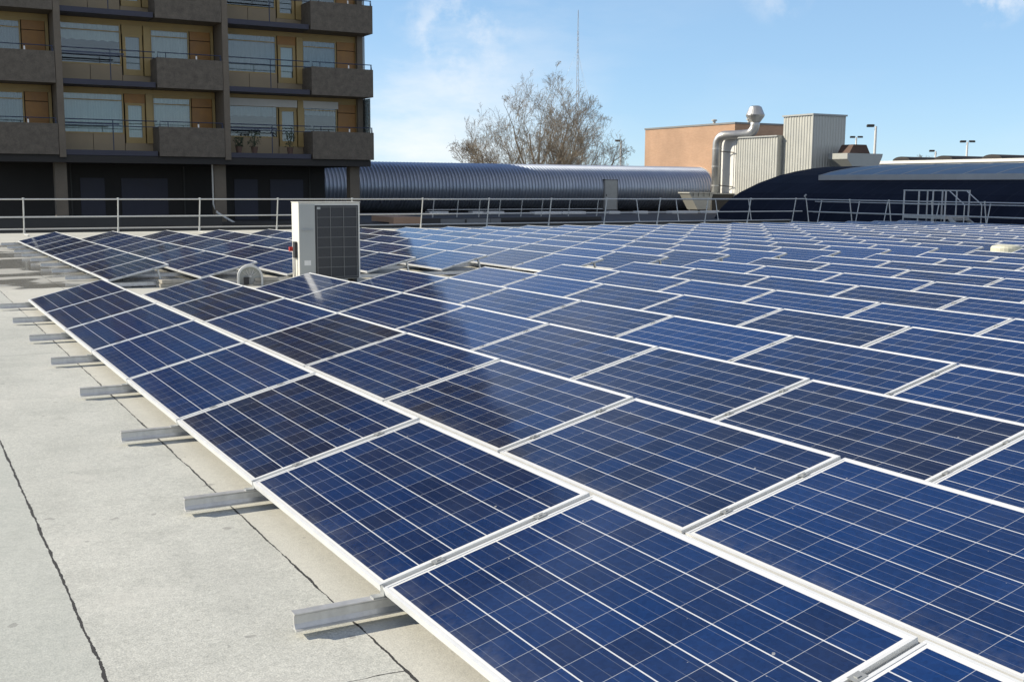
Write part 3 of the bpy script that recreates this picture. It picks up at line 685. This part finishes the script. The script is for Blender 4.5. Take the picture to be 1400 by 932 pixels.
# ------------------------------------------------------------------ low walls beyond the roof edge
t = thing('low_wall', 'low dark grey wall in front of the open ground floor', 'wall', (0, 31.0, -6))
MB().box(-6, 10.6, 0, 0.25, 0, 6.16).build('wall_body', MT['plinth'], t)
MB().box(-6.02, 10.63, -0.03, 0.28, 6.161, 6.20).build('coping', MT['channel'], t)
t = thing('brick_annex', 'small orange brick structure just behind the heat pump and railing', 'brick structure', (17.4, 29.0, -6))
MB().box(0, 1.3, 0, 0.498, 0, 6.13).box(0, 1.3, 0.499, 2.5, 5.9, 6.13).build('wall_body', MT['brick'], t)
t = thing('low_wall', 'low grey panelled wall below the distant thin guardrail', 'wall', (18.72, 29.1, -6))
MB().box(0, 9.4, 0.05, 0.38, 0, 6.06).build('wall_body', MT['podium'], t)
for i, (x0, x1) in enumerate(((0.95, 2.2), (2.22, 3.4), (3.42, 3.95))): MB().box(x0, x1, 0, 0.048, 3, 6.03).build('wall_panel', MT['grey_clad'], t)
MB().box(2.14, 2.20, -0.05, -0.001, 3, 6.0).build('pipe', MT['plinth'], t)
MB().box(3.96, 9.4, 0.01, 0.048, 3, 5.95).build('wall_panel', MT['dark_wall'], t)
# slabs along the foot of the tube, coloured white in place of sunlit spots
q = random.Random(8)
for i, (x0, x1, y) in enumerate(((25.4, 26.6, 42.6), (28.0, 28.7, 42.3), (28.75, 29.9, 42.0), (31.2, 33.0, 40.7), (33.1, 34.7, 40.7), (36.3, 37.1, 40.6), (38.3, 39.0, 40.4), (40.6, 42.6, 40.1), (43.2, 45.0, 40.1))):
    o = MB().box(0, x1-x0, 0, 0.6, 0, 0.16).build('sunlit_white_slab', MT['white'], None, bevel=0.01); o.location = (x0, y, -0.138)
    tag(o, '%s slab from the left, whitened for sunlight, along the foot of the corrugated tube' % ORD[i+1], 'concrete slab', 'whitened slabs before the corrugated tube')

# ------------------------------------------------------------------ corrugated tube
t = thing('corrugated_tube', 'long round corrugated metal tube passage joining the orange brick building', 'covered passage', (18.02, 48.8, -0.14))
b = MB(); n, ring = 1180, 40; x1 = 31.46; RY, RZ, zc = 1.75, 1.49, 1.50
prev = None
for i in range(n+1):
    x = x1*i/n; dr = 0.062*math.sin(2*PI*x/0.235)
    cur_ = []
    for k in range(ring):
        a = 2*PI*k/ring
        cur_.append(b.b.verts.new((x, (RY+dr)*math.cos(a), zc+(RZ+dr)*math.sin(a))))
    if prev:
        for k in range(ring): b.b.faces.new((prev[k], prev[(k+1) % ring], cur_[(k+1) % ring], cur_[k]))
    prev = cur_
b.build('corrugated_shell', MT['zinc'], t, smooth=True)
ringp = [((RY+0.06)*math.cos(2*PI*k/40), zc+(RZ+0.06)*math.sin(2*PI*k/40)) for k in range(40)]
ringi = [((RY-0.04)*math.cos(2*PI*k/40), zc+(RZ-0.04)*math.sin(2*PI*k/40)) for k in range(40)]
b = MB()
A = [b.b.verts.new((x1-0.14, *p)) for p in ringp]; B = [b.b.verts.new((x1+0.02, *p)) for p in ringp]
A2 = [b.b.verts.new((x1-0.14, *p)) for p in ringi]; B2 = [b.b.verts.new((x1+0.02, *p)) for p in ringi]
for k in range(40):
    m_ = (k+1) % 40
    b.b.faces.new((A[k], A[m_], B[m_], B[k])); b.b.faces.new((A2[k], A2[m_], A[m_], A[k])); b.b.faces.new((B[k], B[m_], B2[m_], B2[k])); b.b.faces.new((B2[k], B2[m_], A2[m_], A2[k]))
b.build('end_collar', MT['white'], t)
d = MB().box(22.2, 23.15, -1.86, -1.2, 0.10, 2.02).build('door', MT['grey_clad'], t)
d.data.materials[0] = MT['channel']
MB().box(22.12, 22.199, -1.84, -1.0, 0.06, 2.10).box(23.151, 23.23, -1.84, -1.0, 0.06, 2.10).box(22.12, 23.23, -1.84, -1.0, 2.021, 2.10).build('door_frame', MT['grey_clad'], d)
MB().box(22.28, 22.32, -1.90, -1.861, 1.0, 1.12).build('handle', MT['black'], d)

# ------------------------------------------------------------------ brick building, cladding boxes, duct
t = thing('brick_building', 'flat-roofed orange brick building behind the corrugated tube', 'building', (49.5, 45.05, -6))
MB().box(0, 7.5, 0, 10.4, 0, 11.78).build('wall', MT['brick'], t)
MB().box(-0.05, 7.55, -0.05, 10.45, 11.781, 11.90).build('roof_edge', MT['grey_clad'], t)
for x, y in ((0.8, 3.2), (2.0, 0.9)):
    MB().lathe([(0.10, 0), (0.10, 0.22), (0.20, 0.24), (0.20, 0.32), (0.05, 0.36)], (x, y, 11.9), 12).build('roof_outlet', MT['cap'], t)
def ribbed(mb, axis, c, a0, a1, z0, z1, pitch=0.24, depth=0.03, ztop=None):
    """trapezoid sheet; axis 'x': wall in the plane x=c running along y from a0 to a1, facing -x; 'y': plane y=c facing -y"""
    n = max(1, int(round(abs(a1-a0)/pitch))); prof = []
    for i in range(n):
        s0 = a0+(a1-a0)*i/n; ds = (a1-a0)/n
        prof += [(c, s0), (c, s0+ds*.42), (c-depth, s0+ds*.55), (c-depth, s0+ds*.87)]
    prof.append((c, a1))
    prev = None
    for (p, s) in prof:
        P3 = (lambda z: (p, s, z)) if axis == 'x' else (lambda z: (s, p, z))
        cur = (mb.b.verts.new(P3(z0)), mb.b.verts.new(P3(z1)))
        if prev: mb.b.faces.new((prev[0], cur[0], cur[1], prev[1]))
        prev = cur
t = thing('plant_room', 'low pale ribbed plant room with smooth white end beside the grey duct', 'plant room', (49.0, 40.25, -6))
MB().box(0.06, 5.0, 0.0, 4.2, 0, 10.74).build('body', MT['clad'], t)
b = MB(); ribbed(b, 'x', 0.057, 4.05, 0.0, 4, 10.72); b.build('ribbed_wall', MT['clad'], t)
MB().box(-0.02, 0.40, 4.22, 5.85, 4, 10.70).build('smooth_wall', MT['white'], t)
MB().box(-0.05, 5.05, -0.0, 5.9, 10.741, 10.83).build('roof_edge', MT['channel'], t)
MB().box(0.02, 0.12, 4.06, 4.2, 4, 10.70).build('corner_trim', MT['white'], t)
t = thing('cladding_tower', 'tall pale box clad in vertical ribbed sheet behind the barrel roof', 'plant tower', (49.4, 37.53, -6))
MB().box(0.06, 2.85, 0.06, 2.70, 0, 11.98).build('body', MT['clad'], t)
b = MB(); ribbed(b, 'x', 0.055, 2.70, 0.02, 6, 11.96, 0.24); b.build('ribbed_wall', MT['clad'], t)
b = MB(); ribbed(b, 'y', 0.055, 0.02, 2.85, 6, 11.96, 0.24); b.build('ribbed_wall', MT['clad'], t)
MB().box(-0.01, 0.06, -0.01, 0.06, 6, 11.97).build('corner_trim', MT['clad'], t)
MB().box(-0.04, 2.90, -0.04, 2.75, 11.981, 12.08).build('roof_edge', MT['channel'], t)

t = thing('exhaust_duct', 'fat bent galvanised exhaust duct with flared cowl rising by the brick building', 'duct', (48.45, 45.6, -0.14))
pts = [Vector((0, 0, 0.7)), Vector((0, 0, 4.3))]
for i in range(1, 7):
    a = PI/2*i/6; pts.append(Vector((0.12*(1-math.cos(a)), -0.62*(1-math.cos(a)), 4.45+0.65*math.sin(a))))
pts += [Vector((0.6, -1.2, 5.12)), Vector((1.0, -1.75, 5.16))]
for i in range(1, 7):
    a = PI/2*i/6; pts.append(Vector((1.0+0.35*math.sin(a), -1.75-0.48*math.sin(a), 5.16+0.6*(1-math.cos(a)))))
pts.append(Vector((1.35, -2.23, 6.05)))
MB().tube(pts, 0.315, 18).build('pipe', MT['duct'], t, smooth=True)
MB().lathe([(0.33, 0), (0.35, 0.02), (0.60, 0.38), (0.63, 0.48), (0.60, 0.54), (0.40, 1.0), (0.25, 1.08), (0.05, 1.1)], (1.35, -2.23, 5.95), 20).build('cowl', MT['duct'], t)
for z in (1.7, 3.0, 4.2): MB().lathe([(0.32, 0), (0.335, 0.01), (0.335, 0.05), (0.32, 0.06)], (0, 0, z), 18).build('seam_band', MT['galv'], t)
for z in (1.75, 4.05): MB().tube([(0.05, -0.3, z), (0.5, -1.25, z-0.1)], 0.03, 6).build('bracket', MT['black'], t)
t = thing('hopper', 'pale trapezoid metal hopper standing before the end of the corrugated tube', 'hopper', (44.3, 43.5, -0.14))
def frust(mb, a0, a1, b0, b1, h, y0, y1, z=0):
    mb.prism([(a0, z), (a1, z), (b1, z+h), (b0, z+h)], 'y', y0, y1)
frust(b2 := MB(), 0.95, 1.95, 0.25, 2.2, 1.05, 0, 1.1, 0.16); b2.build('body', MT['clad'], t)
MB().box(0.2, 2.25, -0.06, 1.16, 1.211, 1.29).build('lid', MT['clad'], t)
for x in (0.5, 0.95, 1.4, 1.85): MB().box(x-0.02, x+0.02, -0.075, -0.061, 1.0, 1.25).build('strap', MT['plinth'], t)
MB().box(1.1, 1.95, 0.2, 1.1, 0, 0.16).build('stand', MT['grey_clad'], t)
t = thing('fan_cabinet', 'dark grey fan cabinet under the duct beside the pale hopper', 'cabinet', (47.4, 44.6, -0.14))
MB().box(-0.35, 1.5, -0.35, 1.3, 0.0, 1.15).build('body', MT['plinth'], t, bevel=0.02)
MB().box(-0.38, 1.53, -0.38, 1.33, 1.151, 1.22).build('lid', MT['channel'], t)

# ------------------------------------------------------------------ barrel-roofed hall
t = thing('barrel_hall', 'dark navy barrel-vaulted hall beyond the right roof edge', 'building', (36.2, 0, -6))
pr = [(36.25, -6), (36.25, -0.6), (36.45, -0.12), (36.88, 0.41), (37.45, 0.84), (38.11, 1.22), (39.4, 1.72), (40.83, 2.13), (42.0, 2.36), (43.17, 2.53), (44.4, 2.64), (45.8, 2.68)]
pr = [(x-36.2, z+6) for x, z in pr]; cx = 45.8-36.2
full = pr+[(2*cx-x, z) for x, z in pr[-2::-1]]
MB().prism(full, 'y', -16, 31.0).build('barrel_vault', MT['barrel'], t)
def at(x):
    for (a, za), (c, zc_) in zip(pr[:-1], pr[1:]):
        if a <= x <= c and c > a: return za+(zc_-za)*(x-a)/(c-a)
    return pr[-1][1]
xs = [39.9-36.2+i*(cx-3.7)/8 for i in range(9)]
top = [(x, at(x)+0.24-0.22*math.sin(PI/2*i/8)) for i, x in enumerate(xs)]
top = top+[(2*cx-x, z) for x, z in top[-2::-1]]
skp = MB().prism(top+[(top[-1][0], top[-1][1]-0.3), (top[0][0], top[0][1]-0.3)], 'y', -14, 27.0).build('skylight', MT['poly'], t)
kx, kz = top[0]
MB().box(kx-0.06, kx-0.003, -14.02, 27.05, kz-0.24, kz+0.015).build('skylight_kerb', MT['cap'], t)
b = MB()
for i in range(24):
    y = 27.0-1.72*i
    rib = [(x, z+0.004) for x, z in top]; 
    prev = None
    for x, z in rib:
        cu = (b.b.verts.new((x, y, z)), b.b.verts.new((x, y-0.05, z)), b.b.verts.new((x, y-0.05, z+0.014)), b.b.verts.new((x, y, z+0.014)))
        if prev:
            for k in range(4): b.b.faces.new((prev[k], prev[(k+1) % 4], cu[(k+1) % 4], cu[k]))
        prev = cu
b.build('glazing_bars', MT['cap'], skp)
t = thing('roof_ventilator', 'silver flared box ventilator with a dark cap behind the barrel roof', 'ventilator', (50.4, 35.5, 2.66))
MB().prism([(0.6, 0), (2.6, 0), (3.0, 0.75), (3.05, 0.95), (0, 0.95), (0, 0.6)], 'y', 0, 1.6).build('hood', MT['unit_grey'], t)
MB().prism([(0.45, 0.951), (2.25, 0.951), (1.9, 1.50), (0.8, 1.50)], 'y', 0.3, 1.3).build('cap', MT['pot'], t)
MB().box(0.9, 2.3, 0.2, 1.4, -8.6, -0.001).build('shaft', MT['grey_clad'], t)

# ------------------------------------------------------------------ far things
t = thing('far_hall', 'long low white-edged hall with dark rounded rooflights behind the barrel roof', 'building', (70, 30, -6))
MB().box(0, 14, 0, 22.5, 0, 9.45).build('walls', MT['clad'], t)
MB().box(-0.1, 14.1, -0.1, 22.6, 9.451, 9.68).build('roof_edge', MT['white'], t)
for y in (19.8, 15.6, 11.2):
    MB().prism([(y-0.9+0*i_, 9.681) for i_ in (0,)]+[(y+0.9*math.cos(PI-PI*i/12), 9.681+0.36*math.sin(PI*i/12)) for i in range(1, 13)], 'x', 1.0, 9.0).build('rooflight', MT['dark_wall'], t)
def pole(x, y, z1, label, heads=2):
    t = thing('lamp_post', label, 'lamp post', (x, y, -6), 'car park lamp posts')
    MB().tube([(0, 0, 0), (0, 0, z1+6)], [0.13, 0.085], 8).build('pole', MT['white'], t)
    for s in ((-1, 1) if heads == 2 else (-1,)):
        o = MB().box(-0.27, 0.27, -0.14, 0.14, -0.08, 0.08).build('lamp_head', MT['plinth'], t, bevel=0.04); o.location = (0.22*s, -0.32*s, z1+6.05); o.rotation_euler = (R(14*s), 0, R(-35))
pole(62.0, 44.2, 5.95, 'tallest near lamp post, white with one tilted head beside the ventilator', 1)
pole(88.0, 71.2, 6.75, 'thin twin-headed lamp post showing above the dark ventilator cap', 2)
pole(95.0, 66.8, 5.35, 'short distant lamp post above the middle of the skylight', 1)
pole(86.0, 55.6, 5.75, 'twin-headed lamp post nearest the right edge of the view', 2)
pole(66.0, 82.6, 6.2, 'thin dark lamp post at the right edge of the bare trees', 1)
t = thing('radio_mast', 'thin guyed lattice radio mast far behind the bare trees', 'radio mast', (229.7, 350.0, -6))
b = MB(); h = 73
for a in (90, 210, 330):
    c, s_ = math.cos(R(a)), math.sin(R(a)); b.tube([(1.0*c, 1.0*s_, 0), (0.28*c, 0.28*s_, h*.9), (0.05*c, 0.05*s_, h)], 0.08, 5)
for i in range(30):
    z0, z1 = h*.9*i/30, h*.9*(i+1)/30; r0 = 1.0-0.72*i/30; r1_ = 1.0-0.72*(i+1)/30
    for a in (90, 210, 330):
        b.tube([(r0*math.cos(R(a)), r0*math.sin(R(a)), z0), (r1_*math.cos(R(a+120)), r1_*math.sin(R(a+120)), z1)], 0.05, 4)
b.build('lattice', MT['mast'], t)
b = MB()
for a in (30, 150, 270): b.tube([(0, 0, h*0.8), (26*math.cos(R(a)), 26*math.sin(R(a)), 0)], 0.03, 4)
b.build('guy_wires', MT['mast'], t)

# bare winter trees ----------------------------------------------------------
def bare_tree(x, y, label, seed, height, spread, limbs=7, grp='bare trees behind the tube', fork=4.5, half=7.0):
    t = thing('bare_tree', label, 'tree', (x, y, -6), grp)
    q = random.Random(seed)
    MB().tube([(0, 0, -0.1), (0.05, 0, fork*.5), (0, 0.05, fork)], [0.42, 0.34, 0.30], 10).build('trunk', MT['bark'], t, smooth=True)
    b = MB()
    def grow(p, d, length, r, depth):
        n = (7, 6, 5, 4, 3, 3)[depth]; pts = [p.copy()]; rr = [r]; pos = p.copy(); dd = d.copy(); nodes = []
        wob = (0.07, 0.09, 0.12, 0.14, 0.16, 0.16)[depth]
        for i in range(n):
            dd = (dd+Vector((q.gauss(0, wob), q.gauss(0, wob), q.gauss(0.03, wob*.7)))).normalized()
            nxt = pos+dd*length/n
            if i and (nxt.x**2+nxt.y**2)/half**2+(max(nxt.z-fork-1, 0)/(height-fork-1))**2 > q.uniform(0.86, 1.06): break
            pos = nxt; pts.append(pos.copy()); rr.append(max(r*(1-0.70*(i+1)/n), 0.0075)); nodes.append((pos.copy(), dd.copy(), rr[-1]))
        b.tube(pts, rr, 6 if depth < 2 else (4 if depth < 4 else 3), caps=False)
        if depth >= 5: return
        n = len(nodes); k = (5, 5, 5, 4, 3)[depth]
        for i in range(k):
            f = (i+q.uniform(0.3, 1.0))/k
            nd = nodes[min(n-1, max(1 if depth < 2 else 0, int(f*n)))]
            ax = Vector((q.gauss(0, 1), q.gauss(0, 1), q.gauss(0, 1))); ax = (ax-nd[1]*ax.dot(nd[1])).normalized()
            ang = R(q.uniform(24, 48)); nd_d = (nd[1]*math.cos(ang)+ax*math.sin(ang)).normalized()
            nd_d = (nd_d+Vector((0, 0, 0.10))).normalized()
            grow(nd[0], nd_d, length*q.uniform(0.40, 0.60), max(nd[2]*q.uniform(0.5, 0.75), 0.0075), depth+1)
    for i in range(limbs):
        a = 2*PI*(i+q.uniform(-.25, .25))/limbs; ti = spread*(0.35+0.75*((i*0.618+0.2) % 1))
        d = Vector((math.cos(a)*ti, math.sin(a)*ti, 1)).normalized()
        grow(Vector((0, 0, fork*q.uniform(.75, 1.0))), d, (height-fork)*0.64*q.uniform(.8, 1.08)*(1 if ti < 0.7*spread else 0.94), 0.155, 0)
    b.build('branches', MT['bark'], t)
bare_tree(52.0, 75, 'tallest bare winter tree in the middle behind the corrugated tube', 11, 18.9, 0.85, 9, half=8.0)
bare_tree(47.4, 76, 'lower bare winter tree at the left of the clump behind the tube', 23, 15.6, 1.0, 7, half=5.8)
bare_tree(57.0, 77, 'bare winter tree at the right of the clump behind the tube', 37, 16.4, 0.85, 7, half=5.6)
bare_tree(98, 70, 'small distant bare tree peeping over the far hall', 41, 11.5, 0.9, 5, 'bare trees behind the tube', half=4.0)
